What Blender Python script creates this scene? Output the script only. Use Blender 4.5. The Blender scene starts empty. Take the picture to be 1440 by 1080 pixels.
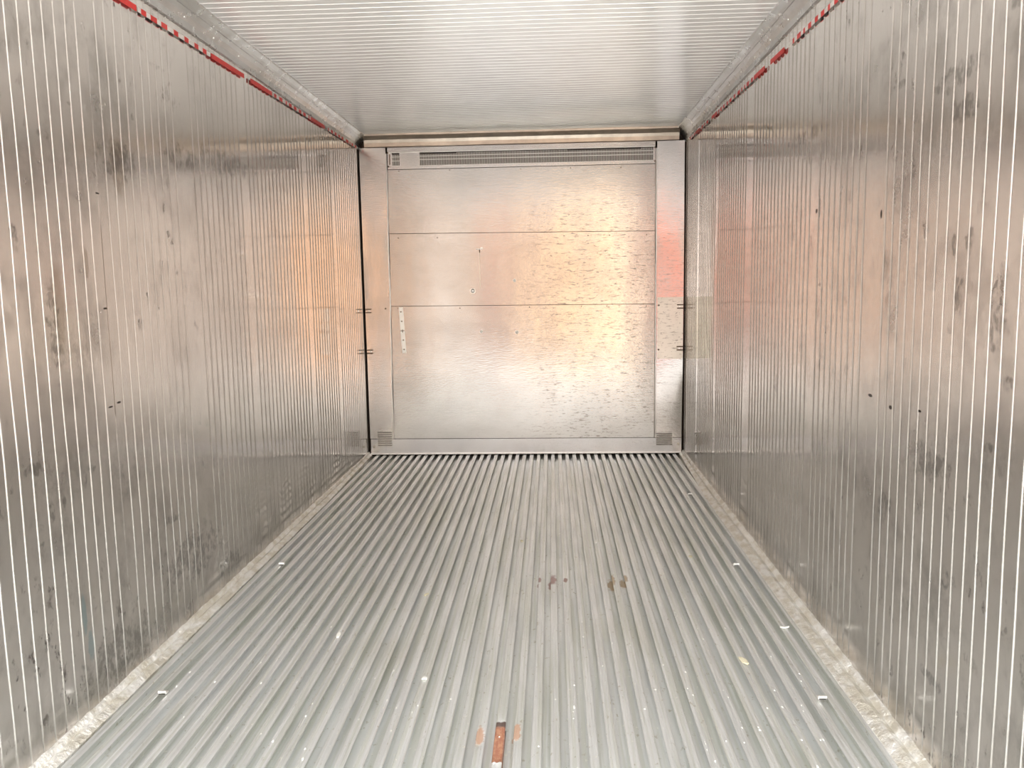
import bpy, bmesh, math, random
from mathutils import Vector, Matrix, noise

# ------------------------------------------------------------------ camera
CAM = Vector((0.2084, 0.0, 1.2424))
YAW, PITCH, ROLL, FPX = -0.05031, -0.12372, -0.01645, 1140.5
sc = bpy.context.scene
C = sc.collection
cy, sy, cp, sp = math.cos(YAW), math.sin(YAW), math.cos(PITCH), math.sin(PITCH)
fw = Vector((sy * cp, cy * cp, sp)); rt = Vector((cy, -sy, 0)); up = rt.cross(fw)
cr, sr = math.cos(ROLL), math.sin(ROLL)
rt2 = rt * cr + up * sr; up2 = -rt * sr + up * cr
cam_data = bpy.data.cameras.new('camera'); cam = bpy.data.objects.new('camera', cam_data); C.objects.link(cam)
m = Matrix((rt2, up2, -fw)).transposed().to_4x4(); m.translation = CAM
cam.matrix_world = m
cam_data.sensor_width = 36.0; cam_data.lens = FPX / 1440 * 36.0; cam_data.clip_start = 0.02
sc.camera = cam

# ------------------------------------------------------------------ exposure
sc.view_settings.view_transform = 'Standard'; sc.view_settings.look = 'None'
sc.view_settings.exposure = 0.2; sc.view_settings.gamma = 1.0
sc.view_settings.use_curve_mapping = False
sc.cycles.max_bounces = 16; sc.cycles.glossy_bounces = 14; sc.cycles.diffuse_bounces = 6
sc.cycles.caustics_reflective = True; sc.cycles.blur_glossy = 0.3
sc.cycles.sample_clamp_indirect = 12.0

# ------------------------------------------------------------------ world: the bright yard behind the open doors
world = bpy.data.worlds.new('yard_daylight'); sc.world = world; world.use_nodes = True
wt = world.node_tree; wt.nodes.clear()
def wn(t, **k):
    n = wt.nodes.new(t)
    for a, b in k.items(): setattr(n, a, b)
    return n
def wmath(op, a, b=None, c=None):
    n = wn('ShaderNodeMath', operation=op)
    for i, v in enumerate((a, b, c)):
        if v is None: continue
        if isinstance(v, (int, float)): n.inputs[i].default_value = v
        else: wt.links.new(v, n.inputs[i])
    return n.outputs[0]
def wrange(v, a, b, lo=0.0, hi=1.0):
    n = wn('ShaderNodeMapRange', interpolation_type='SMOOTHSTEP')
    wt.links.new(v, n.inputs[0])
    for i, q in enumerate((a, b, lo, hi)): n.inputs[i + 1].default_value = q
    return n.outputs[0]
def wmix(f, a, b):
    n = wn('ShaderNodeMix', data_type='RGBA')
    wt.links.new(f, n.inputs[0])
    for i, v in ((6, a), (7, b)):
        if isinstance(v, tuple): n.inputs[i].default_value = (*v, 1)
        else: wt.links.new(v, n.inputs[i])
    return n.outputs[2]
tc = wn('ShaderNodeTexCoord'); sep = wn('ShaderNodeSeparateXYZ')
wt.links.new(tc.outputs['Generated'], sep.inputs[0])
X, Y, Z = sep.outputs
back = wmath('MAXIMUM', wmath('MULTIPLY', Y, -1.0), 0.02)
dx = wmath('DIVIDE', X, back); dz = wmath('DIVIDE', Z, back)
def band(v, a, b, s):
    return wmath('MULTIPLY', wrange(v, a - s, a + s), wrange(v, b - s, b + s, 1.0, 0.0))
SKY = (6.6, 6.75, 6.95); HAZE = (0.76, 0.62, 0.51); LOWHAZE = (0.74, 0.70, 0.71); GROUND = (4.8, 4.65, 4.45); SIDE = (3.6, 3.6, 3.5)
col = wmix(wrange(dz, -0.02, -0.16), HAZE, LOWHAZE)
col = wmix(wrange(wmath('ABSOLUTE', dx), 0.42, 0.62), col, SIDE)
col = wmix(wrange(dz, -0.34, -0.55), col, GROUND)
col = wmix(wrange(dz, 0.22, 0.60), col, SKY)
# warm and red patches added to the world, placed for the metal to reflect
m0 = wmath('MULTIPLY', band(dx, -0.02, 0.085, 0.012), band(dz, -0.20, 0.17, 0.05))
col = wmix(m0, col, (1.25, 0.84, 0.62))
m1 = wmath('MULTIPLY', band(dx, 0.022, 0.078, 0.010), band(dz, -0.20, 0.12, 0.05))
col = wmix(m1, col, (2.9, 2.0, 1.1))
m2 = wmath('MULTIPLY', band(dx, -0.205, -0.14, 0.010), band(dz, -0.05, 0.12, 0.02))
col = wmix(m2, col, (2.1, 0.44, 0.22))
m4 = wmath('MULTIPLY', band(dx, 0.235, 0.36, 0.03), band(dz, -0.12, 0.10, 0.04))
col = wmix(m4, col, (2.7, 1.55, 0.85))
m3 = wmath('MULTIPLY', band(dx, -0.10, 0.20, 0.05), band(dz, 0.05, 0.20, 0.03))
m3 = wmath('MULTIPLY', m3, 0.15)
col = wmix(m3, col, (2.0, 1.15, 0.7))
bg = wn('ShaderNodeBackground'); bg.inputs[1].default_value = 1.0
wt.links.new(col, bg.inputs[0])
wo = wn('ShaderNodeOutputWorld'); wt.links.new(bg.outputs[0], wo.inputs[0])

# daylight enters only through the open door end: a sampling portal over that opening (emits nothing itself)
W, D, ZT, ZC, Y0 = 1.145, 5.825, 2.205, 2.291, 0.40
ld = bpy.data.lights.new('door_opening', 'AREA'); ld.shape = 'RECTANGLE'; ld.size = 2 * W; ld.size_y = ZC
ld.cycles.is_portal = True
lo = bpy.data.objects.new('door_opening', ld); C.objects.link(lo)
lo.location = (0, Y0, ZC / 2); lo.rotation_euler = (math.pi / 2, 0, 0)

# ------------------------------------------------------------------ helpers
rnd = random.Random(7)
def link(name, bm, mats, parent=None, smooth=False, ang=25):
    me = bpy.data.meshes.new(name)
    bm.normal_update()
    bm.to_mesh(me); bm.free()
    if smooth: 
        for p in me.polygons: p.use_smooth = True
        me.set_sharp_from_angle(angle=math.radians(ang))
    for mm in (mats if isinstance(mats, (list, tuple)) else [mats]): me.materials.append(mm)
    o = bpy.data.objects.new(name, me); C.objects.link(o)
    if parent:
        o.parent = parent
        o.location = -Vector(parent.location)
    return o
def box(bm, a, b, mi=0, bev=0.0):
    x0, y0, z0 = a; x1, y1, z1 = b
    vs = [bm.verts.new(p) for p in ((x0,y0,z0),(x1,y0,z0),(x1,y1,z0),(x0,y1,z0),(x0,y0,z1),(x1,y0,z1),(x1,y1,z1),(x0,y1,z1))]
    fs = [bm.faces.new([vs[i] for i in q]) for q in ((0,3,2,1),(4,5,6,7),(0,1,5,4),(1,2,6,5),(2,3,7,6),(3,0,4,7))]
    for f in fs: f.material_index = mi
    if bev > 0:
        es = set(e for f in fs for e in f.edges)
        r = bmesh.ops.bevel(bm, geom=list(es), offset=bev, segments=2, affect='EDGES', profile=0.5)
        for f in r['faces']: f.material_index = mi
    return vs
def cyl(bm, c, r, h, axis='y', seg=12, r2=None, mi=0):
    """frustum whose base sits at c and grows h along -axis (towards the viewer for y) or +z."""
    r2 = r if r2 is None else r2
    ra, rb = [], []
    for i in range(seg):
        t = 2 * math.pi * i / seg; u, v = math.cos(t), math.sin(t)
        if axis == 'y': pa, pb = (c[0]+r*u, c[1], c[2]+r*v), (c[0]+r2*u, c[1]-h, c[2]+r2*v)
        elif axis == 'x': pa, pb = (c[0], c[1]+r*u, c[2]+r*v), (c[0]+h, c[1]+r2*u, c[2]+r2*v)
        else: pa, pb = (c[0]+r*u, c[1]+r*v, c[2]), (c[0]+r2*u, c[1]+r2*v, c[2]+h)
        ra.append(bm.verts.new(pa)); rb.append(bm.verts.new(pb))
    fs = [bm.faces.new((ra[i], ra[(i+1) % seg], rb[(i+1) % seg], rb[i])) for i in range(seg)]
    fs += [bm.faces.new(ra), bm.faces.new(rb)]
    for f in fs: f.material_index = mi
    bmesh.ops.recalc_face_normals(bm, faces=fs)
def sheet(bm, rows, mi=0, closed=False):
    """grid of points -> quads"""
    g = [[bm.verts.new(p) for p in r] for r in rows]
    for i in range(len(g) - 1):
        n = len(g[i])
        for j in range(n - 1 + (1 if closed else 0)):
            f = bm.faces.new((g[i][j], g[i+1][j], g[i+1][(j+1) % n], g[i][(j+1) % n])); f.material_index = mi
    return g
def tag(o, label, cat, group=None):
    o['label'] = label; o['category'] = cat
    if group: o['group'] = group
    return o
def empty(name, loc):
    o = bpy.data.objects.new(name, None); o.empty_display_size = 0.05; o.location = loc; C.objects.link(o); return o
def structure(o): o['kind'] = 'structure'; return o

# ------------------------------------------------------------------ materials
class MT:
    def __init__(s, name):
        s.m = bpy.data.materials.new(name); s.m.use_nodes = True; s.t = s.m.node_tree
        s.b = s.t.nodes['Principled BSDF']; s.tc = s.t.nodes.new('ShaderNodeTexCoord')
        g = s.t.nodes.new('ShaderNodeNewGeometry'); s.pos = g.outputs['Position']
    def n(s, t, **k):
        n = s.t.nodes.new(t)
        for a, b in k.items(): setattr(n, a, b)
        return n
    def l(s, a, b): s.t.links.new(a, b)
    def math(s, op, a, b=None, clamp=False):
        n = s.n('ShaderNodeMath', operation=op, use_clamp=clamp)
        for i, v in enumerate((a, b)):
            if v is None: continue
            if isinstance(v, (int, float)): n.inputs[i].default_value = v
            else: s.l(v, n.inputs[i])
        return n.outputs[0]
    def mapped(s, scale, loc=(0, 0, 0), rot=(0, 0, 0)):
        n = s.n('ShaderNodeMapping'); s.l(s.pos, n.inputs[0])
        n.inputs['Location'].default_value = loc; n.inputs['Rotation'].default_value = rot
        n.inputs['Scale'].default_value = scale; return n.outputs[0]
    def noise(s, scale=(1, 1, 1), sc=5.0, det=3.0, rough=0.55, loc=(0, 0, 0)):
        n = s.n('ShaderNodeTexNoise'); s.l(s.mapped(scale, loc), n.inputs['Vector'])
        n.inputs['Scale'].default_value = sc; n.inputs['Detail'].default_value = det; n.inputs['Roughness'].default_value = rough
        return n.outputs[0]
    def rng(s, v, a, b, lo=0.0, hi=1.0):
        n = s.n('ShaderNodeMapRange', interpolation_type='SMOOTHSTEP'); s.l(v, n.inputs[0])
        for i, q in enumerate((a, b, lo, hi)): n.inputs[i + 1].default_value = q
        return n.outputs[0]
    def mix(s, f, a, b, blend='MIX'):
        n = s.n('ShaderNodeMix', data_type='RGBA', blend_type=blend)
        if isinstance(f, (int, float)): n.inputs[0].default_value = f
        else: s.l(f, n.inputs[0])
        for i, v in ((6, a), (7, b)):
            if isinstance(v, tuple): n.inputs[i].default_value = (*v, 1)
            else: s.l(v, n.inputs[i])
        return n.outputs[2]
    def spot(s, c, r, jag=0.5):
        """soft-edged irregular blob mask around world point c with per-axis radii r"""
        v = s.n('ShaderNodeVectorMath', operation='SUBTRACT'); s.l(s.pos, v.inputs[0]); v.inputs[1].default_value = c
        q = s.n('ShaderNodeVectorMath', operation='DIVIDE'); s.l(v.outputs[0], q.inputs[0]); q.inputs[1].default_value = r
        ln = s.n('ShaderNodeVectorMath', operation='LENGTH'); s.l(q.outputs[0], ln.inputs[0])
        if not hasattr(s, 'jag_n'): s.jag_n = s.noise(sc=45, det=3)
        j = s.math('MULTIPLY', s.math('SUBTRACT', s.jag_n, 0.5), jag * 2)
        return s.rng(s.math('ADD', ln.outputs['Value'], j), 1.15, 0.65)
    def spots(s, lst, jag=0.5):
        out = None
        for c, r in lst:
            k = s.spot(c, r, jag); out = k if out is None else s.math('MAXIMUM', out, k)
        return out
    def bump(s, h, dist, strength=1.0, prev=None):
        n = s.n('ShaderNodeBump'); n.inputs['Distance'].default_value = dist; n.inputs['Strength'].default_value = strength
        s.l(h, n.inputs['Height'])
        if prev is not None: s.l(prev, n.inputs['Normal'])
        return n.outputs[0]
    def set(s, **k):
        for a, v in k.items():
            a = a.replace('_', ' ')
            if isinstance(v, tuple): s.b.inputs[a].default_value = (*v, 1) if len(v) == 3 else v
            elif isinstance(v, (int, float)): s.b.inputs[a].default_value = v
            else: s.l(v, s.b.inputs[a])
        return s.m

def simple(name, col, metal=0.0, rough=0.5, grime=0.12, scale=30):
    s = MT(name); d = tuple(c * (1 - grime * 2) for c in col)
    c = s.mix(s.rng(s.noise(sc=scale, det=4), 0.35, 0.7), col, d)
    return s.set(Base_Color=c, Metallic=metal, Roughness=rough)

def wall_metal(name, side):
    s = MT(name)
    seed = 3.0 if side < 0 else 11.0
    base = s.mix(s.rng(s.noise((1, .5, .12), 3.0, 3, loc=(seed, 0, 0)), .35, .7), (.81, .765, .73), (.74, .70, .67))
    # broad smoky dirt, vertical wipe marks and small black scuffs on the sheets
    sx = s.n('ShaderNodeSeparateXYZ'); s.l(s.pos, sx.inputs[0]); yy, zz = sx.outputs[1], sx.outputs[2]
    use = s.rng(yy, 3.9, 2.2)
    smoke = s.rng(s.noise((1, 1.2, 1.0), 4.5, 6, .68, (seed, 2, 0)), .46, .70)
    smoke = s.math('MULTIPLY', smoke, s.math('ADD', s.math('MULTIPLY', use, .34), .10))
    c = s.mix(smoke, base, (.27, .255, .24))
    scuff = s.rng(s.noise((1, 1.0, .65), 22, 5, .72, (0, seed, 5)), .57, .68)
    scuff = s.math('MULTIPLY', scuff, s.math('ADD', s.math('MULTIPLY', use, .65), .12))
    band_ = s.rng(s.noise((1, .9, .9), 2.2, 3, .6, (9, seed, 1)), .40, .60)
    scuff = s.math('MULTIPLY', scuff, band_)
    c = s.mix(scuff, c, (.13, .105, .095))
    x = side * W
    if side < 0:
        blk = [((x, 2.595, 1.917), (.1, .012, .025)), ((x, 2.86, 2.003), (.1, .05, .008)), ((x, 2.176, 1.66), (.1, .03, .012)),
               ((x, 2.31, 1.768), (.1, .012, .006)), ((x, 2.662, 1.8), (.1, .012, .012)), ((x, 2.55, 1.65), (.1, .12, .06)),
               ((x, 3.0, 1.72), (.1, .16, .045)), ((x, 3.45, 1.76), (.1, .30, .05)), ((x, 2.02, 1.38), (.1, .02, .035)),
               ((x, 2.073, .648), (.1, .012, .03)), ((x, 2.022, .60), (.1, .012, .04)), ((x, 2.272, .719), (.1, .02, .02)),
               ((x, 2.236, .70), (.1, .012, .03)), ((x, 2.82, .512), (.1, .03, .01)), ((x, 2.74, .43), (.1, .06, .015)),
               ((x, 2.35, .12), (.1, .20, .10)), ((x, 3.22, .10), (.1, .12, .05)), ((x, 2.131, .66), (.1, .01, .02)),
               ((x, 2.9, .25), (.1, .25, .10)), ((x, 2.15, 1.15), (.1, .03, .15)), ((x, 2.02, .78), (.1, .05, .02))]
        hole = [((x, 2.45, .892), (.1, .014, .0035)), ((x, 2.40, .885), (.1, .014, .003)), ((x, 2.416, 1.186), (.1, .013, .003)), ((x, 2.42, 1.53), (.1, .012, .003))]
        c = s.mix(s.math('MULTIPLY', s.spots([((x, 2.55, 1.63), (.1, .05, .10)), ((x, 2.18, 1.2), (.1, .03, .12)), ((x, 2.33, 1.32), (.1, .015, .05))]), .35), c, (.30, .22, .12))
        c = s.mix(s.math('MULTIPLY', s.spots([((x, 2.178, .312), (.1, .012, .06)), ((x, 2.20, .21), (.1, .016, .05))]), .55), c, (.35, .55, .62))
    else:
        blk = [((x, 2.327, 1.766), (.1, .012, .01)), ((x, 2.30, 1.75), (.1, .05, .012)), ((x, 1.912, 1.713), (.1, .03, .025)),
               ((x, 1.95, 1.62), (.1, .07, .03)), ((x, 1.752, 1.79), (.1, .04, .02)), ((x, 1.966, 1.313), (.1, .014, .03)),
               ((x, 1.895, 1.32), (.1, .02, .03)), ((x, 1.93, 1.206), (.1, .025, .045)), ((x, 1.765, 1.13), (.1, .03, .06)),
               ((x, 2.0, 1.70), (.1, .10, .03)), ((x, 2.05, .78), (.1, .10, .05)), ((x, 1.77, .87), (.1, .02, .012)),
               ((x, 1.967, 1.119), (.1, .012, .014)), ((x, 1.71, 1.02), (.1, .02, .02)), ((x, 3.137, 1.76), (.1, .25, .025)),
               ((x, 1.98, .24), (.1, .06, .02)), ((x, 2.30, .60), (.1, .05, .05)),
               ((x, 1.92, .52), (.1, .04, .03)), ((x, 3.44, .80), (.1, .02, .05))]
        hole = [((x, 2.43, .895), (.1, .016, .005)), ((x, 2.281, .882), (.1, .012, .006)), ((x, 2.974, 1.478), (.1, .012, .008)), ((x, 2.10, .90), (.1, .01, .004)), ((x, 2.40, 1.42), (.1, .008, .014))]
    brk = s.rng(s.noise((1, 1, .7), 38, 4, .7, (1, seed, 2)), .40, .60)
    c = s.mix(s.math('MULTIPLY', s.math('MULTIPLY', s.spots(blk, .9), brk), .50), c, (.11, .105, .10))
    c = s.mix(s.spots(hole, .3), c, (.05, .035, .03))
    if side < 0:
        # rust-brown open sheet joint
        j = s.math('MULTIPLY', s.rng(yy, 2.4225, 2.424), s.rng(yy, 2.4275, 2.426))
        j = s.math('MULTIPLY', j, s.math('MULTIPLY', s.rng(zz, .84, .87), s.rng(zz, 1.50, 1.40)))
        c = s.mix(s.math('MULTIPLY', j, .8), c, (.16, .10, .05))
    # wall turns darker and duller in patches towards its foot
    low = s.math('MULTIPLY', s.rng(zz, .30, .02), s.rng(s.noise((1, 1, .5), 9, 4, .6), .35, .62))
    c = s.mix(s.math('MULTIPLY', low, .55), c, (.33, .31, .28))
    r = s.rng(s.noise((1, .8, .25), 7, 4, .6, (seed, 0, 4)), .3, .75, .07, .14)
    r = s.math('ADD', r, s.math('MULTIPLY', use, .05), True)
    r = s.math('ADD', r, s.math('MULTIPLY', s.math('MAXIMUM', smoke, scuff), .3), True)
    r = s.math('ADD', r, s.math('MULTIPLY', low, .10), True)
    b = s.bump(s.noise((1, 1, .35), 5.5, 2, .5, (seed, 0, 0)), .0018)
    b = s.bump(s.noise((1, 1, .3), 26, 3, .6), .0002, 1, b)
    return s.set(Base_Color=c, Metallic=.94, Roughness=r, Normal=b)

def panel_metal(name, base=(.68, .65, .625), dark=(.60, .57, .545), scratches=.50, ro=(.11, .18), wob=.003):
    s = MT(name)
    c = s.mix(s.rng(s.noise((.5, 1, 1), 3.5, 4, .6), .35, .7), base, dark)
    sx = s.n('ShaderNodeSeparateXYZ'); s.l(s.pos, sx.inputs[0])
    # horizontal pallet scrapes, thicker to the right of the middle
    zone = s.rng(sx.outputs[0], -.15, .30, .12, 1.0)
    zone = s.math('MULTIPLY', zone, s.rng(sx.outputs[2], 1.95, 1.6, .35, 1.0))
    scr = s.rng(s.noise((1, 1, 5), 19, 5, .74, (2, 0, 3)), .555, .64)
    scr = s.math('MULTIPLY', s.math('MULTIPLY', scr, zone), scratches)
    c = s.mix(scr, c, (.13, .095, .06))
    pit = s.math('MULTIPLY', s.rng(s.noise((1, 1, 1.6), 40, 3, .65, (7, 0, 0)), .61, .68), s.math('MULTIPLY', zone, scratches))
    c = s.mix(pit, c, (.12, .10, .085))
    r = s.rng(s.noise((1, 1, .3), 6, 4, .6), .3, .7, *ro)
    r = s.math('ADD', r, s.math('MULTIPLY', scr, .25), True)
    b = s.bump(s.noise((1, 1, .35), 3.2, 2, .5), wob)
    b = s.bump(s.noise((1, 1, 5), 22, 4, .65), .0005, 1, b)
    b = s.bump(s.noise((1, 1, 1), 70, 4, .7), .0003, 1, b)
    return s.set(Base_Color=c, Metallic=.95, Roughness=r, Normal=b)

M = {}
M['wall_l'] = wall_metal('ribbed_steel_left', -1)
M['wall_r'] = wall_metal('ribbed_steel_right', 1)
s = MT('rubbed_rib_crest')
M['crest'] = s.set(Base_Color=s.mix(s.rng(s.noise((1, 1, .3), 14, 4, .6), .35, .7), (.88, .86, .83), (.70, .67, .63)), Metallic=.93, Roughness=.20)
M['panel'] = panel_metal('scraped_bulkhead_steel')
M['side'] = panel_metal('bulkhead_side_steel', (.76, .72, .70), (.68, .65, .63), .25, (.12, .18), .0022)
M['patch'] = panel_metal('dull_patch_steel', (.76, .72, .64), (.64, .60, .52), .5, (.30, .42))
M['kick'] = panel_metal('kick_plate_steel', (.74, .72, .72), (.66, .64, .65), .12, (.16, .26))
M['bright'] = simple('bright_edge_metal', (.95, .93, .90), .75, .35, .03)
M['dark'] = simple('slot_shade', (.035, .025, .02), 0, .8)  # near-black standing in for shade in slits and slots
M['bolt'] = simple('bolt_steel', (.96, .95, .92), .9, .32, .03)
M['darkbolt'] = simple('rusted_bolt', (.20, .14, .10), .5, .6)
M['cavity'] = simple('shaded_cavity', (.10, .075, .055), .2, .7)  # dark tone painted in for the shade behind grilles and in slots
M['white'] = simple('white_plastic', (.93, .97, .97), .65, .3, .02)
M['red'] = simple('red_print', (.72, .025, .02), 0, .45, .05)
M['tape'] = simple('white_tape', (.80, .72, .68), 0, .45, .06)
M['paper'] = simple('white_paper', (.88, .87, .82), 0, .8, .04)
M['straw'] = simple('pale_wood', (.72, .66, .48), 0, .8, .1)
M['leaf'] = simple('dry_leaf', (.45, .48, .22), 0, .8, .1)

s = MT('trim_aluminium')
c = s.mix(s.rng(s.noise((1, .3, 1), 8, 4, .6), .35, .7), (.62, .615, .61), (.52, .51, .49))
M['trim'] = s.set(Base_Color=c, Metallic=.9, Roughness=s.rng(s.noise(sc=20), .3, .7, .25, .4), Normal=s.bump(s.noise((1, .2, 1), 20, 3), .0008))

M['trim_back'] = simple('tan_trim', (.62, .53, .44), .85, .28, .1, 12)  # tan, warmer in tone than the side trims
s = MT('ceiling_ribbed_metal')
c = s.mix(s.rng(s.noise((1, .4, 1), 4, 3), .35, .7), (.95, .94, .92), (.91, .90, .88))
M['ceil'] = s.set(Base_Color=c, Metallic=.38, Roughness=s.rng(s.noise((1, 1, 1), 9, 3), .3, .7, .16, .24), Normal=s.bump(s.noise((1, 1, 1), 4, 2), .004))

s = MT('floor_aluminium')
sx = s.n('ShaderNodeSeparateXYZ'); s.l(s.pos, sx.inputs[0])
c = s.mix(s.rng(s.noise((1, .12, 1), 16, 4, .6), .35, .68), (.86, .87, .86), (.76, .77, .76))
c = s.mix(s.rng(s.noise((12, .25, 1), 6, 2, .5, (4, 0, 0)), .45, .62, 0, .5), c, (.66, .68, .60))
c = s.mix(s.math('MULTIPLY', s.rng(s.noise((1, .5, 1), 60, 4, .7), .60, .72), .55), c, (.42, .38, .26))
c = s.mix(s.math('MULTIPLY', s.rng(s.noise((1, .6, 1), 85, 2, .6, (3, 1, 0)), .68, .72), .7), c, (.93, .93, .86))
c = s.mix(s.math('MULTIPLY', s.rng(s.noise((1, .8, 1), 2.5, 3, .5, (5, 2, 0)), .55, .75), .16), c, (.58, .55, .42))
top = s.rng(sx.outputs[2], -.035, -.004)
rust = [((.052, 2.075, 0), (.0175, .115, .05)), ((-.002, 2.10, 0), (.013, .05, .05)), ((.098, 2.12, 0), (.013, .045, .05)),
        ((.20, 3.29, -.02), (.02, .06, .05)), ((.255, 3.29, -.02), (.010, .03, .05)), ((.145, 3.29, -.02), (.010, .03, .05)),
        ((.447, 3.29, -.02), (.018, .07, .05)), ((.50, 3.31, -.02), (.02, .05, .05))]
fx, fy = sx.outputs[0], sx.outputs[1]
jit_ = s.math('MULTIPLY', s.math('SUBTRACT', s.noise(sc=90, det=3), .5), .016)
ry = s.math('ADD', fy, jit_)
rm = s.math('MULTIPLY', s.math('MULTIPLY', s.rng(fx, .0365, .0375), s.rng(fx, .0665, .0655)), s.math('MULTIPLY', s.rng(ry, 1.975, 1.980), s.rng(ry, 2.178, 2.170)))
rc = s.mix(s.rng(s.noise((1, .6, 1), 70, 4, .7), .38, .66), (.34, .12, .06), (.48, .24, .13))
rc = s.mix(s.rng(ry, 2.140, 2.155), rc, (.12, .075, .06))
c = s.mix(s.math('MULTIPLY', rm, .95), c, rc)
c = s.mix(s.math('MULTIPLY', s.spots(rust[1:3], .8), .75), c, (.42, .19, .08))
c = s.mix(s.math('MULTIPLY', s.spots(rust[3:6], .5), .75), c, (.30, .13, .10))
c = s.mix(s.math('MULTIPLY', s.spots(rust[6:], .5), .75), c, (.42, .27, .12))
nr = s.math('MAXIMUM', s.spots(rust, .4), 0)
r = s.rng(s.noise((1, .2, 1), 20, 4, .6), .3, .7, .34, .50)
r = s.math('ADD', r, s.math('MULTIPLY', nr, .3), True)
met = s.math('SUBTRACT', .66, s.math('MULTIPLY', nr, .5))
b = s.bump(s.noise((1, .15, 1), 60, 3, .6), .0008)
M['floor'] = s.set(Base_Color=c, Metallic=met, Roughness=r, Normal=b)

s = MT('crinkled_sealant')
c = s.mix(s.rng(s.noise((1, .6, 1), 24, 4, .6), .35, .65), (.96, .95, .91), (.74, .70, .60))
b = s.bump(s.noise((1, 1, 1), 36, 5, .7), .014)
M['seal'] = s.set(Base_Color=c, Metallic=.55, Roughness=.38, Normal=b)

# ------------------------------------------------------------------ side walls: steel sheets with pressed vertical ribs
def ribbed_wall(name, side, first, missing, mat):
    ys = []          # (y, protrusion)
    y = first; k = 0
    pitch = .0525
    while y > Y0 + .03: y -= pitch
    y += pitch
    ribs = []
    while y < D - .02:
        if not any(a < y < b_ for a, b_ in missing): ribs.append(y)
        y += pitch
    prof = [(Y0, 0)]
    hw, hh = .0046, .0028
    prev = Y0
    for r in ribs:
        if r - prev > .07:   # flat where a sheet joint runs: a shallow step
            mid = (prev + r) / 2
            prof += [(mid - .0012, 0), (mid - .0006, 0), (mid, -.0005), (mid + .0006, 0), (mid + .0012, 0)]
        prof += [(r - hw - .0012, 0), (r - hw - .0006, 0)]
        for t in range(9):
            u = -1 + t / 4
            prof.append((r + hw * u, hh * math.cos(math.pi * u / 2) ** 2))
        prof += [(r + hw + .0006, 0), (r + hw + .0012, 0)]
        prev = r
    prof.append((D + .07, 0))
    bm = bmesh.new()
    NZ = 44
    rows = []
    for i in range(NZ + 1):
        z = -.04 + (ZC + .06) * i / NZ
        row = []
        for (y, h) in prof:
            dent = .0030 * (noise.noise(Vector((y * 1.7, z * 2.1, side * 5))) ) + .0008 * noise.noise(Vector((y * 7, z * 5, side * 9)))
            lean = .003 * noise.noise(Vector((z * 3.0, y * 9, side)))
            fade = 1.0 if z > .14 else max(.25, (z + .04) / .18)
            row.append((side * (W - h * fade + .003 + dent * .6), y + (lean if Y0 < y < D else 0), z))
        rows.append(row)
    g = sheet(bm, rows)
    crest = [a_[1] > .0012 and b_[1] > -1 and b_[1] > .0012 for a_, b_ in zip(prof, prof[1:])]
    bm.faces.ensure_lookup_table(); nc = len(prof) - 1
    for k_, f in enumerate(bm.faces): f.material_index = 1 if crest[k_ % nc] else 0
    # insulated body of the wall behind the sheet
    x0, x1 = side * (W + .012), side * (W + .08)
    box(bm, (min(x0, x1), Y0, -.09), (max(x0, x1), D + .22, ZC + .09))
    o = link(name, bm, [mat, M['crest']], None, True, 28)
    return structure(o)
ribbed_wall('wall_left', -1, 2.057, [(2.40, 2.45), (2.99, 3.06), (3.60, 3.64), (4.49, 4.57), (5.10, 5.15)], M['wall_l'])
ribbed_wall('wall_right', 1, 2.055, [(2.38, 2.48), (2.965, 3.03), (3.93, 4.02), (4.7, 4.76), (5.3, 5.36)], M['wall_r'])

# ------------------------------------------------------------------ floor: lengthwise aluminium T-bars on a pan
bm = bmesh.new()
box(bm, (-W, Y0, -.12), (W, D + .12, -.026))
NB = 43; P = .0515
for i in range(NB):
    x = (i - (NB - 1) / 2) * P
    jit = rnd.uniform(-.0012, .0012); x += jit
    hw = .0128 + rnd.uniform(-.0008, .0008)
    top = rnd.uniform(-.0012, .0008)
    prof = [(x-.003, -.027), (x-.003, -.006), (x-hw, -.0055), (x-hw-.0004, -.0025), (x-hw+.0018, top-.0006), (x-hw*.4, top),
            (x-.003, top-.0009), (x+.003, top-.0009), (x+hw*.4, top), (x+hw-.0018, top-.0006), (x+hw+.0004, -.0025), (x+hw, -.0055), (x+.003, -.006), (x+.003, -.027)]
    N = 26; rows = []
    for k in range(N + 1):
        y = Y0 + (D + .06 - Y0) * k / N
        w = .0004 * noise.noise(Vector((y * 1.3, i * 3.1, 0)))
        rows.append([(px + w, y, pz) for px, pz in prof])
    g = sheet(bm, rows, closed=True)
    bm.faces.new(g[0][::-1]); bm.faces.new(g[-1])
bmesh.ops.recalc_face_normals(bm, faces=bm.faces[:])
fl = structure(link('floor', bm, M['floor']))

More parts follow.
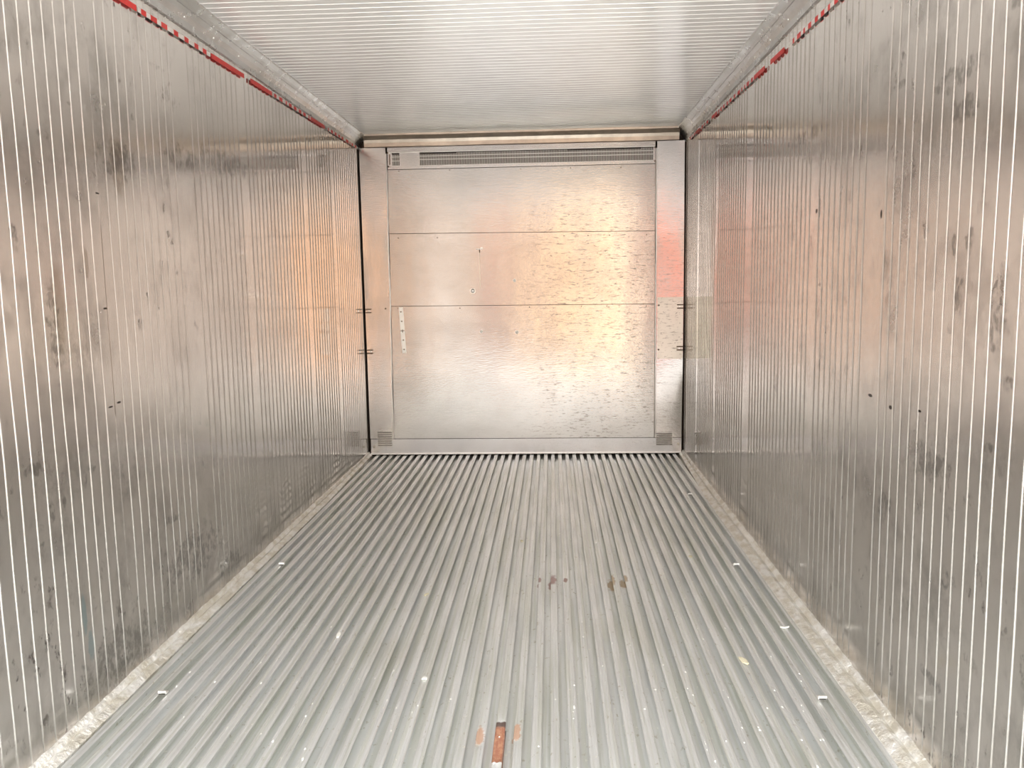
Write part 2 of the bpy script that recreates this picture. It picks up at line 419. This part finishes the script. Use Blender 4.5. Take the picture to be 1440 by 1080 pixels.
# ------------------------------------------------------------------ crinkled sealant skirting along both walls
def skirting(name, side, wid):
    bm = bmesh.new(); N = 420; rows = []
    for k in range(N + 1):
        y = Y0 + (D - .004 - Y0) * k / N
        f = 1 if y < 4.6 else max(.45, 1 - (y - 4.6) * .5)
        n1 = noise.noise(Vector((y * 6, side * 3, 0))); n2 = noise.noise(Vector((y * 22, side * 7, 2)))
        n3 = noise.noise(Vector((y * 30, side, 8)))
        hgt = .016 + .006 * n1 + .003 * n2
        w = wid * f
        rows.append([(side*(W+.006), y, hgt + .010 + .003 * n3), (side*(W-.004), y, hgt + .006 + .002 * n3), (side*(W-w*.25), y, hgt*.55 + .002*n2),
                     (side*(W-w*.5), y, hgt*.6 + .004 + .003*n3), (side*(W-w*.68), y, hgt*.45 + .003*n2 + .002), (side*(W-w*.88+.003*n1), y, .0045 + .0015*n3),
                     (side*(W-w+.004*n1), y, .0012), (side*(W-w+.004*n1), y, -.040), (side*(W+.006), y, -.040)])
    g = sheet(bm, rows, closed=True); bm.faces.new(g[0][::-1]); bm.faces.new(g[-1])
    bmesh.ops.recalc_face_normals(bm, faces=bm.faces[:])
    return structure(link(name, bm, M['seal'], smooth=False))
skirting('baseboard_left', -1, .046); skirting('baseboard_right', 1, .064)

# ------------------------------------------------------------------ ceiling: cross-ribbed sheet
bm = bmesh.new()
prof = [(Y0, 0)]; y = Y0 + .03
while y < D - .06:
    for t in range(7):
        a = math.pi * t / 6; prof.append((y - .0035 * math.cos(a), .0018 * math.sin(a)))
    y += .0515
prof.append((D + .07, 0))
rows = []
for k in range(21):
    x = -W - .01 + (2 * W + .02) * k / 20
    rows.append([(x, y_, ZC - h + .0018 * noise.noise(Vector((x * 2, y_ * 1.5, 4)))) for y_, h in prof])
sheet(bm, rows)
box(bm, (-W - .08, Y0, ZC + .01), (W + .08, D + .22, ZC + .09))
ce = structure(link('ceiling', bm, M['ceil'], None, True, 22))

# ------------------------------------------------------------------ cove trims
def cove(name, side):
    pts = [(W + .002, ZT - .006), (W - .007, ZT - .004), (W - .008, ZT + .003), (W - .004, ZT + .004), (W - .006, ZT + .022), (W - .016, ZT + .042),
           (W - .029, ZT + .056), (W - .033, ZT + .056), (W - .042, ZT + .066), (W - .058, ZT + .078), (W - .060, ZC - .003), (W - .060, ZC + .006), (W + .006, ZC + .006)]
    bm = bmesh.new(); rows = []
    for k in range(31):
        y = Y0 + (D + .06 - Y0) * k / 30
        w = .0006 * noise.noise(Vector((y * 1.5, side * 4, 1)))
        rows.append([(side * (x + w), y, z + w) for x, z in pts])
    g = sheet(bm, rows, closed=True); bm.faces.new(g[0][::-1]); bm.faces.new(g[-1])
    bmesh.ops.recalc_face_normals(bm, faces=bm.faces[:])
    o = structure(link(name, bm, M['trim']))
    for k in range(13):
        y = 2.55 + k * .262
        b2 = bmesh.new(); c_ = (side * (W - .011), y, ZT + .032)
        bmesh.ops.create_uvsphere(b2, u_segments=8, v_segments=5, radius=.0042, matrix=Matrix.Translation(c_))
        link('rivet', b2, M['bolt'], o, True)
    return o
cove('trim_1', -1); cove('trim_2', 1)
pts = [(D + .01, ZT - .002), (D - .006, ZT + .004), (D - .010, ZT + .030), (D - .018, ZT + .050), (D - .020, ZT + .052), (D - .036, ZT + .066), (D - .052, ZT + .074), (D - .054, ZC - .002), (D - .054, ZC + .006), (D + .01, ZC + .006)]
bm = bmesh.new()
rows = [[(x, y, z + .0015 * noise.noise(Vector((x * 3, 0, 5)))) for y, z in pts] for x in [-1.10 + 2.20 * k / 24 for k in range(25)]]
g = sheet(bm, rows, closed=True); bm.faces.new(g[0][::-1]); bm.faces.new(g[-1])
bmesh.ops.recalc_face_normals(bm, faces=bm.faces[:])
structure(link('trim_3', bm, M['trim_back']))

# ------------------------------------------------------------------ back wall (behind the bulkhead sheets)
bm = bmesh.new()
box(bm, (-W - .01, D + .075, -.09), (W + .01, D + .16, ZC + .03))
structure(link('wall_back', bm, M['cavity']))

# ------------------------------------------------------------------ bulkhead sheets
def sm(v, a, b):
    t = min(1, max(0, (v - a) / (b - a))); return t * t * (3 - 2 * t)
def bend(bm):  # outer edge angled so the sheet reflects the added red patch
    """the right side sheet is pushed forward at its outer edge"""
    for v in bm.verts:
        if v.co.x > .945:
            v.co.y -= (v.co.x - .945) * .155 * sm(v.co.z, .2, .75) * (1 - .35 * sm(v.co.z, 1.45, 2.15))
def plate(bm, quad, y, th, bev=.0015, mi=0, nx=1, nz=1, dent=0):
    """plate from four (x,z) corners bl, br, tr, tl with thickness; front is at y"""
    (ax, az), (bx, bz), (cx, cz), (dx_, dz_) = quad
    g = []
    for k in range(nz + 1):
        v = k / nz; row = []
        for i in range(nx + 1):
            u = i / nx
            x = (ax*(1-u)+bx*u)*(1-v) + (dx_*(1-u)+cx*u)*v; z = (az*(1-u)+bz*u)*(1-v) + (dz_*(1-u)+cz*u)*v
            edge = min(u, 1-u, v, 1-v)
            dd = dent * noise.noise(Vector((x*3, z*3, 2))) * min(1, edge * 6)
            row.append((x, y + dd, z))
        g.append(row)
    f = sheet(bm, g, mi)
    bk = [[bm.verts.new((p[0], y + th, p[2])) for p in r] for r in g]
    def strip(a, b_):
        for i in range(len(a) - 1): bm.faces.new((a[i], a[i+1], b_[i+1], b_[i])).material_index = mi
    strip(f[0], bk[0]); strip(bk[-1], f[-1]); strip([r[-1] for r in f], [r[-1] for r in bk]); strip([r[0] for r in bk], [r[0] for r in f])
    bm.faces.new((bk[0][0], bk[0][-1], bk[-1][-1], bk[-1][0]))
    bmesh.ops.recalc_face_normals(bm, faces=bm.faces[:])
def dome(name, x, z, y, r, mat, parent):
    b2 = bmesh.new(); cyl(b2, (x, y, z), r, r * .5, 'y', 12, r * .75); cyl(b2, (x, y - r * .5, z), r * .75, r * .25, 'y', 12, r * .35); bend(b2)
    return link(name, b2, mat, parent)

def bulk(name, quad, mat, label, rivets, th=.012, y=D, dent=.0012, cat='panel'):
    cxm = sum(q[0] for q in quad) / 4; zm = min(q[1] for q in quad)
    e = empty(name, (cxm, y, zm)); tag(e, label, cat)
    bm = bmesh.new(); plate(bm, quad, y, th, nx=14, nz=8, dent=dent)
    link('sheet', bm, mat, e, True)
    for (x, z) in rivets: dome('rivet', x, z, y + .001, .0045, M['darkbolt'], e)
    return e
def xl(z): return -.956 + (z - .12) * (.956 - .940) / 1.93      # the seam beside the left side sheet leans a little
XR = .938
rv = [(-.90, 1.075), (-.45, 1.07), (0.05, 1.07), (.42, 1.07), (.60, 1.07), (.88, 1.065)]
e_low = bulk('bulkhead_panel', [(xl(.12), .121), (XR, .117), (XR, 1.078), (xl(1.08), 1.089)], M['panel'],
     'large lower steel sheet of the end wall, between kick plate and lower seam', rv)
rv = [(-.88, 1.575), (-.60, 1.572), (0.30, 1.568), (.47, 1.567), (.62, 1.566), (.88, 1.565)]
e_mid = bulk('bulkhead_panel', [(xl(1.1), 1.0925), (XR, 1.0815), (XR, 1.589), (xl(1.6), 1.604)], M['panel'],
     'middle steel sheet of the end wall, between the two horizontal seams', rv)
rv = [(-.86, 2.04), (-.5, 2.04), (0, 2.035), (.35, 2.035), (.7, 2.03)]
e_up = bulk('bulkhead_panel', [(xl(1.6), 1.6075), (XR, 1.5925), (XR, 2.049), (xl(2.05), 2.049)], M['panel'],
     'upper steel sheet of the end wall, directly below the long slotted grille', rv)

# header with two grille openings
zb, ztp, ytop = 2.052, 2.203, D
e_head = empty('header_panel', (0, D, 2.05)); tag(e_head, 'narrow steel header along the top of the end wall, framing the slotted grilles', 'panel')
bm = bmesh.new()
gl = (-.906, -.853); gr = (-.710, .924); g0, g1 = 2.076, 2.164
def hb(x0, z0, x1, z1): box(bm, (x0, D, z0), (x1, D + .012, z1))
hb(-.938, 2.053, gl[0], g1); hb(gl[0], 2.053, gl[1], g0 + .004); hb(gl[1], 2.053, gr[0], g1); hb(gr[0], 2.053, gr[1], g0 - .002); hb(gr[1], 2.053, XR, g1)
hb(-.938, g1, XR, ztp)
link('header_sheet', bm, M['side'], e_head)
bm = bmesh.new()
box(bm, (-.93, D - .012, g1 + .001), (XR - .006, D - .0005, g1 + .006), bev=.001)
link('drip_lip', bm, M['bright'], e_head)
for x, z in ((-.933, 2.073), (.936, 2.162), (.934, 2.068), (-.937, 2.168)): dome('bolt', x, z, D + .0, .006, M['darkbolt'], e_head)
bm = bmesh.new(); box(bm, (-.926, D - .004, 2.085), (-.920, D - .0002, 2.155)); link('latch_bar', bm, M['darkbolt'], e_head)
def grille(x0, x1, label, pitch):
    b1 = bmesh.new(); n = int((x1 - x0) / pitch)
    for i in range(n + 1):
        x = x0 + (x1 - x0) * i / n
        box(b1, (x - .0013, D + .003, g0 - .001), (x + .0013, D + .009, g1 - .004))
    box(b1, (x0 - .001, D + .0085, g0 - .003), (x1 + .001, D + .0105, g0 + .002))
    e = link('air_grille', b1, M['bright'], e_head); e['label'] = label
    def sub(name, b2, mat):
        o = link(name, b2, mat); o.parent = e; return o
    for z in ((g0 + .040, g0 + .064) if x1 - x0 > .2 else (g0 + .035, g0 + .062)):
        b2 = bmesh.new(); box(b2, (x0, D + .001, z - .0022), (x1, D + .0028, z + .0022)); sub('crossbar', b2, M['bright'])
    for a, b_ in (((x0, x0 + .26), (.33, .84)) if x1 - x0 > .2 else ((x0, x1),)):
        b5 = bmesh.new(); box(b5, (a, D + .0005, g1 - .009), (b_, D + .0026, g1 - .001)); sub('shadow_slit', b5, M['dark'])  # dark strip standing in for the shadow above the bars
    b4 = bmesh.new(); box(b4, (x0 - .002, D + .05, g0 - .01), (x1 + .002, D + .055, g1 + .005)); sub('backing', b4, M['cavity'])
grille(gl[0], gl[1], 'small square slotted grille', .0088)
grille(gr[0], gr[1], 'long slotted return air grille', .0088)

# side sheets with their folded edge and bolted patches
def side_sheet(side, label):
    e = empty('side_panel', (side * 1.04, D, .0)); tag(e, label, 'panel')
    bm = bmesh.new()
    if side < 0: q = [(-1.136, .122), (-.966, .121), (-.951, 2.203), (-1.138, 2.203)]
    else: q = [(.950, .118), (1.135, .117), (1.136, 2.200), (.950, 2.203)]
    plate(bm, q, D - .003, .010, nx=12, nz=60, dent=.002)
    if side > 0: bend(bm)
    link('sheet', bm, M['side'], e, True)
    bm = bmesh.new()
    if side < 0:
        rows = []
        for k in range(41):
            z = .122 + (2.16 - .122) * k / 40; x = xl(z) - .004 + .003 * noise.noise(Vector((z * 3, 0, 0)))
            rows.append([(x - .006, D - .003, z), (x - .005, D - .012, z), (x, D - .013, z), (x + .002, D + .001, z)])
        sheet(bm, rows)
    else:
        rows = []
        for k in range(41):
            z = .118 + (2.155 - .118) * k / 40; x = .944 + .002 * noise.noise(Vector((z * 3, 5, 0)))
            rows.append([(x - .004, D + .001, z), (x - .002, D - .013, z), (x + .003, D - .012, z), (x + .006, D - .003, z)])
        sheet(bm, rows)
    bmesh.ops.recalc_face_normals(bm, faces=bm.faces[:])
    link('folded_edge', bm, M['bright'], e)
    return e
eL = side_sheet(-1, 'tall narrow steel side sheet at the left edge of the end wall')
eR = side_sheet(1, 'tall narrow steel side sheet at the right edge of the end wall, glowing salmon pink')
def patch(x0, x1, z0, z1, label, bolts, mat):
    e = empty('cover_plate', ((x0 + x1) / 2, D - .007, z0)); tag(e, label, 'plate')
    bm = bmesh.new(); plate(bm, [(x0, z0), (x1, z0), (x1, z1), (x0, z1)], D - .0095, .004, nx=4, nz=8, dent=.001); bend(bm)
    link('plate', bm, mat, e)
    for x, z in bolts: dome('bolt', x, z, D - .0095, .0065, M['darkbolt'], e)
patch(.957, 1.132, .690, 1.126, 'dull cream rectangular cover plate bolted to the right side sheet', [(.966, 1.07), (.966, .755)], M['patch'])
patch(-1.125, -.975, .705, 1.135, 'pale rectangular cover plate on the left side sheet, beside the white strip', [(-.988, 1.075)], M['side'])
def clip(x, z, label, side):
    e = empty('hinge_clip', (x, D - .012, z)); tag(e, label, 'clip', None)
    for dz_ in (-.012, .012):
        b2 = bmesh.new(); box(b2, (x - .022, D - .016, z + dz_ - .004), (x + .022, D - .0098, z + dz_ + .004), bev=.001); bend(b2); link('prong', b2, M['darkbolt'], e)
    b2 = bmesh.new(); cyl(b2, (x - side * .004, D - .0096, z), .006, .008, 'y', 10); bend(b2); link('pin', b2, M['bolt'], e)
clip(-1.112, 1.060, 'small dark wire clip at the upper left corner of the left cover plate', -1)
clip(-1.112, .765, 'small dark wire clip at the lower left corner of the left cover plate', -1)
clip(1.112, 1.060, 'small dark wire clip at the upper right corner of the cream cover plate', 1)
clip(1.112, .765, 'small dark wire clip at the lower right corner of the cream cover plate', 1)

# kick plate
e = empty('kick_plate', (0, D, 0)); tag(e, 'low horizontal steel kick plate along the foot of the end wall', 'plate')
bm = bmesh.new(); plate(bm, [(-1.134, .012), (1.135, .010), (1.135, .114), (-1.132, .118)], D - .004, .012, nx=30, nz=3, dent=.0025)
link('sheet', bm, M['kick'], e, True)
bm = bmesh.new(); box(bm, (-1.134, D - .020, .0045), (1.135, D - .003, .0135), bev=.002); link('bottom_lip', bm, M['bright'], e)
for x, z in ((-1.11, .062), (1.112, .070)): dome('bolt', x, z, D - .004, .010, M['patch'], e)
# vents: small louvres straddling the kick plate seam
def louvre(x0, x1, z0, z1, label):
    e = empty('louvre_vent', ((x0 + x1) / 2, D - .006, z0)); tag(e, label, 'vent')
    bm = bmesh.new(); box(bm, (x0 - .004, D - .0075, z0 - .004), (x1 + .004, D - .0045, z1 + .004), bev=.001); link('frame', bm, M['side'], e)
    n = 7
    for i in range(n):
        z = z0 + (z1 - z0) * (i + .5) / n
        bm = bmesh.new()
        sheet(bm, [[(x0, D - .0076, z - .005), (x0, D - .0135, z - .004), (x0, D - .0076, z + .003)], [(x1, D - .0076, z - .005), (x1, D - .0135, z - .004), (x1, D - .0076, z + .003)]])
        link('louvre', bm, M['side'], e)
        bm = bmesh.new(); box(bm, (x0, D - .0082, z - .0075), (x1, D - .0074, z - .0055)); link('slot', bm, M['cavity'], e)
louvre(-1.078, -.976, .068, .180, 'small louvred drain vent low on the left of the end wall')
louvre(.955, 1.066, .062, .156, 'small louvred drain vent low on the right of the end wall')

# white gauge strip with five marks
e = empty('gauge_strip', (-.866, D, .749)); tag(e, 'white vertical strip with five dark marks screwed to the left of the end wall', 'strip')
bm = bmesh.new(); plate(bm, [(-.877, .751), (-.849, .749), (-.863, 1.082), (-.893, 1.082)], D - .005, .005); link('strip', bm, M['white'], e)
for k in range(5):
    z = .778 + k * .068; x = -.863 - k * .0036
    bm = bmesh.new()
    if k == 2: box(bm, (x - .018, D - .0056, z - .003), (x + .014, D - .0049, z + .002)); box(bm, (x - .004, D - .0056, z - .012), (x + .002, D - .0049, z + .008))
    else: box(bm, (x - .006, D - .0056, z - .003), (x + .005, D - .0049, z + .003)); box(bm, (x - .002, D - .0056, z - .005), (x + .002, D - .0049, z + .005))
    link('mark', bm, M['darkbolt'], e)

# bolts and hook on the sheets
def knob(x, z, r, label, name='bolt', cat='bolt'):
    bm = bmesh.new(); cyl(bm, (x, D + .001, z), r, r * .4, 'y', 14); bmesh.ops.create_uvsphere(bm, u_segments=12, v_segments=8, radius=r * .75, matrix=Matrix.Translation((x, D - r * .35, z)))
    tag(link(name, bm, M['bolt'], None, True), label, cat)
knob(-.354, 1.192, .020, 'largest bright round bolt head, just above the middle seam of the end wall')
knob(-.299, .901, .012, 'small bright bolt head below the middle seam, left of centre on the end wall')
knob(-.043, .893, .014, 'small bright bolt head near the centre line of the end wall, below the middle seam')
knob(-.055, 1.262, .013, 'small dented bolt head above the middle seam, at the edge of the warm streak')
e = empty('hanging_hook', (-.30, D, 1.46)); tag(e, 'small metal hook with a dark drip line on the left of the end wall', 'hook')
bm = bmesh.new(); box(bm, (-.325, D - .010, 1.483), (-.275, D + .001, 1.489), bev=.002); cyl(bm, (-.285, D, 1.492), .009, .010, 'y', 10); link('hook_head', bm, M['bolt'], e)
bm = bmesh.new(); box(bm, (-.303, D - .006, 1.21), (-.300, D - .0002, 1.484)); link('wire', bm, M['patch'], e)
bm = bmesh.new(); box(bm, (-.304, D - .008, 1.462), (-.297, D - .0002, 1.482), bev=.001); link('stem', bm, M['darkbolt'], e)

# ------------------------------------------------------------------ load line tape
def tape(side, y0, y1, z0, z1, pattern, label):
    e = empty('load_line_tape', (side * W, y0, z0)); tag(e, label, 'tape')
    def zz(y): return z0 + (z1 - z0) * (y - y0) / (y1 - y0)
    def xx(y, z): return side * (W - .0066 + .003)
    def strip(bm, a, b_, hh, off):
        n = max(1, int((b_ - a) / .1)); 
        for i in range(n):
            p, q = a + (b_ - a) * i / n, a + (b_ - a) * (i + 1) / n
            x = side * (W - .0075 - off); x2 = side * (W - .0055)
            vs = []
            rows = [[(x, p, zz(p) - hh), (x, q, zz(q) - hh)], [(x, p, zz(p) + hh), (x, q, zz(q) + hh)], [(x2, p, zz(p) + hh), (x2, q, zz(q) + hh)], [(x2, p, zz(p) - hh), (x2, q, zz(q) - hh)]]
            sheet(bm, rows + [rows[0]])
    def piece(name, a, b_, hh, off, mat):
        bm = bmesh.new(); strip(bm, a, b_, hh * .9, off); bmesh.ops.recalc_face_normals(bm, faces=bm.faces[:]); link(name, bm, mat, e)
    for kind, a, b_ in pattern:
        if kind == 'R': piece('red_dash', a, b_, .0105, .0006, M['red'])
        elif kind == 'd':       # dashed red print on white
            piece('tape_strip', a, b_, .0085, 0, M['tape'])
            y = a + .02
            while y < b_ - .03:
                l = rnd.choice((.022, .035, .045, .05)); piece('red_dash', y, min(y + l, b_), .0095, .0006, M['red']); y += l + rnd.choice((.03, .04, .05, .035))
tape(-1, 1.0, 5.78, 2.128, 2.200, [('d', 1.0, 2.2), ('R', 2.3, 2.72), ('d', 2.73, 3.30), ('R', 3.31, 3.66), ('R', 3.74, 4.02), ('d', 4.03, 4.66), ('R', 4.66, 4.95), ('d', 5.0, 5.45), ('R', 5.45, 5.52), ('d', 5.53, 5.78)],
     'red and white load line tape running high along the left ribbed wall')
tape(1, 1.0, 5.60, 2.105, 2.178, [('d', 1.0, 2.2), ('R', 2.2, 2.5), ('d', 2.52, 3.33), ('R', 3.40, 3.60), ('R', 3.70, 3.88), ('d', 3.88, 4.70), ('R', 4.72, 4.86), ('d', 4.95, 5.2), ('R', 5.25, 5.40), ('d', 5.40, 5.60)],
     'red and white load line tape running high along the right ribbed wall')

# ------------------------------------------------------------------ small metal tabs on the floor
def tab_piece(x, y, side, label):
    e = empty('floor_clip', (x, y, 0)); tag(e, label, 'clip', None)
    bm = bmesh.new(); box(bm, (x - .013, y - .009, .001), (x + .013, y + .009, .006), bev=.0012); link('tab_foot', bm, M['bright'], e)
    bm = bmesh.new(); box(bm, (x - .013, y - .011, .005), (x + .013, y - .008, .013), bev=.0008); link('upturned_lip', bm, M['bolt'], e)
    bm = bmesh.new(); box(bm, (x - .010, y - .0118, .002), (x + .010, y - .0111, .0042)); link('slot', bm, M['dark'], e)
for x, y, lab in ((-1.004, 2.318, 'small metal clip on the floor edge by the left wall, nearest the camera'),
                  (-1.017, 3.473, 'small metal clip on the floor by the left wall, farther from the camera'),
                  (.999, 2.323, 'small pale metal clip on the floor by the right wall, nearest the camera'),
                  (1.003, 3.469, 'small pale metal clip on the floor by the right wall, middle of its row'),
                  (1.001, 4.657, 'small pale metal clip on the floor by the right wall, farthest toward the end wall')):
    tab_piece(x, y, 0, lab)

# ------------------------------------------------------------------ litter lying on the floor bars
def scrap(x, y, lx, ly, rot, mat, label, name='paper_scrap', cat='scrap', h=.004, z=.0012):
    bm = bmesh.new(); n = 7
    ring = [(math.cos(2*math.pi*i/n) * lx * (1 + rnd.uniform(-.25, .25)), math.sin(2*math.pi*i/n) * ly * (1 + rnd.uniform(-.25, .25))) for i in range(n)]
    lo = [bm.verts.new((px, py, 0)) for px, py in ring]; hi = [bm.verts.new((px*.9, py*.9, h * rnd.uniform(.6, 1.2))) for px, py in ring]
    top_ = bm.verts.new((0, 0, h * 1.1))
    bm.faces.new(lo[::-1])
    for i in range(n):
        bm.faces.new((lo[i], lo[(i+1) % n], hi[(i+1) % n], hi[i])); bm.faces.new((hi[i], hi[(i+1) % n], top_))
    o = link(name, bm, mat); o.location = (x, y, z); o.rotation_euler = (0, 0, rot)
    return tag(o, label, cat)
def onbar(x): return (round(x / P)) * P
scrap(onbar(-.548), 2.736, .009, .024, .1, M['paper'], 'bright white paper scrap lying on the left half of the floor')
scrap(onbar(.396), 3.795, .009, .028, -.2, M['paper'], 'white oval scrap on the floor right of centre, behind the rust spots')
scrap(onbar(-.301), 3.118, .005, .020, -.5, M['straw'], 'pale curved wood splinter on the floor left of centre', 'wood_splinter', 'splinter')
scrap(onbar(-.20), 2.422, .010, .010, .2, M['paper'], 'tiny white crumb on the floor left of the rusty patch', 'crumb', 'crumb')
scrap(onbar(1.04), 2.821, .016, .007, .2, M['paper'], 'folded white shred on the floor next to the right skirting', 'paper_shred', 'scrap')
scrap(onbar(.846), 3.581, .008, .012, .2, M['straw'], 'small pale chip on the floor between two clips by the right wall', 'wood_chip', 'chip')
scrap(onbar(.80), 2.56, .010, .028, .3, M['straw'], 'yellowish smear of straw on the right floor beside the nearest clip', 'straw_bit', 'straw')
scrap(onbar(.06), 3.80, .008, .012, 0, M['straw'], 'small beige chip on the floor near the centre, in front of the end wall', 'wood_chip', 'chip')
bm = bmesh.new()
for i in range(520):
    x = onbar(rnd.uniform(-1.0, 1.03)) + rnd.uniform(-.009, .009); y = rnd.uniform(1.6, 5.4)
    if rnd.random() < .35: x = onbar(rnd.uniform(.2, .95)) + rnd.uniform(-.009, .009)
    r_ = rnd.uniform(.0014, .0040)
    vs = [bm.verts.new((x + r_ * math.cos(a) * rnd.uniform(.6, 1.2), y + 1.8 * r_ * math.sin(a) * rnd.uniform(.6, 1.3), .0006)) for a in (0, 1.3, 2.6, 3.9, 5.2)]
    t_ = bm.verts.new((x, y, .0006 + r_ * .7))
    bm.faces.new(vs[::-1])
    for k in range(5): bm.faces.new((vs[k], vs[(k+1) % 5], t_))
o = link('dust_flecks', bm, M['paper']); o['kind'] = 'stuff'
tag(o, 'pale dust flecks and crumbs strewn over the ribbed metal floor', 'debris')
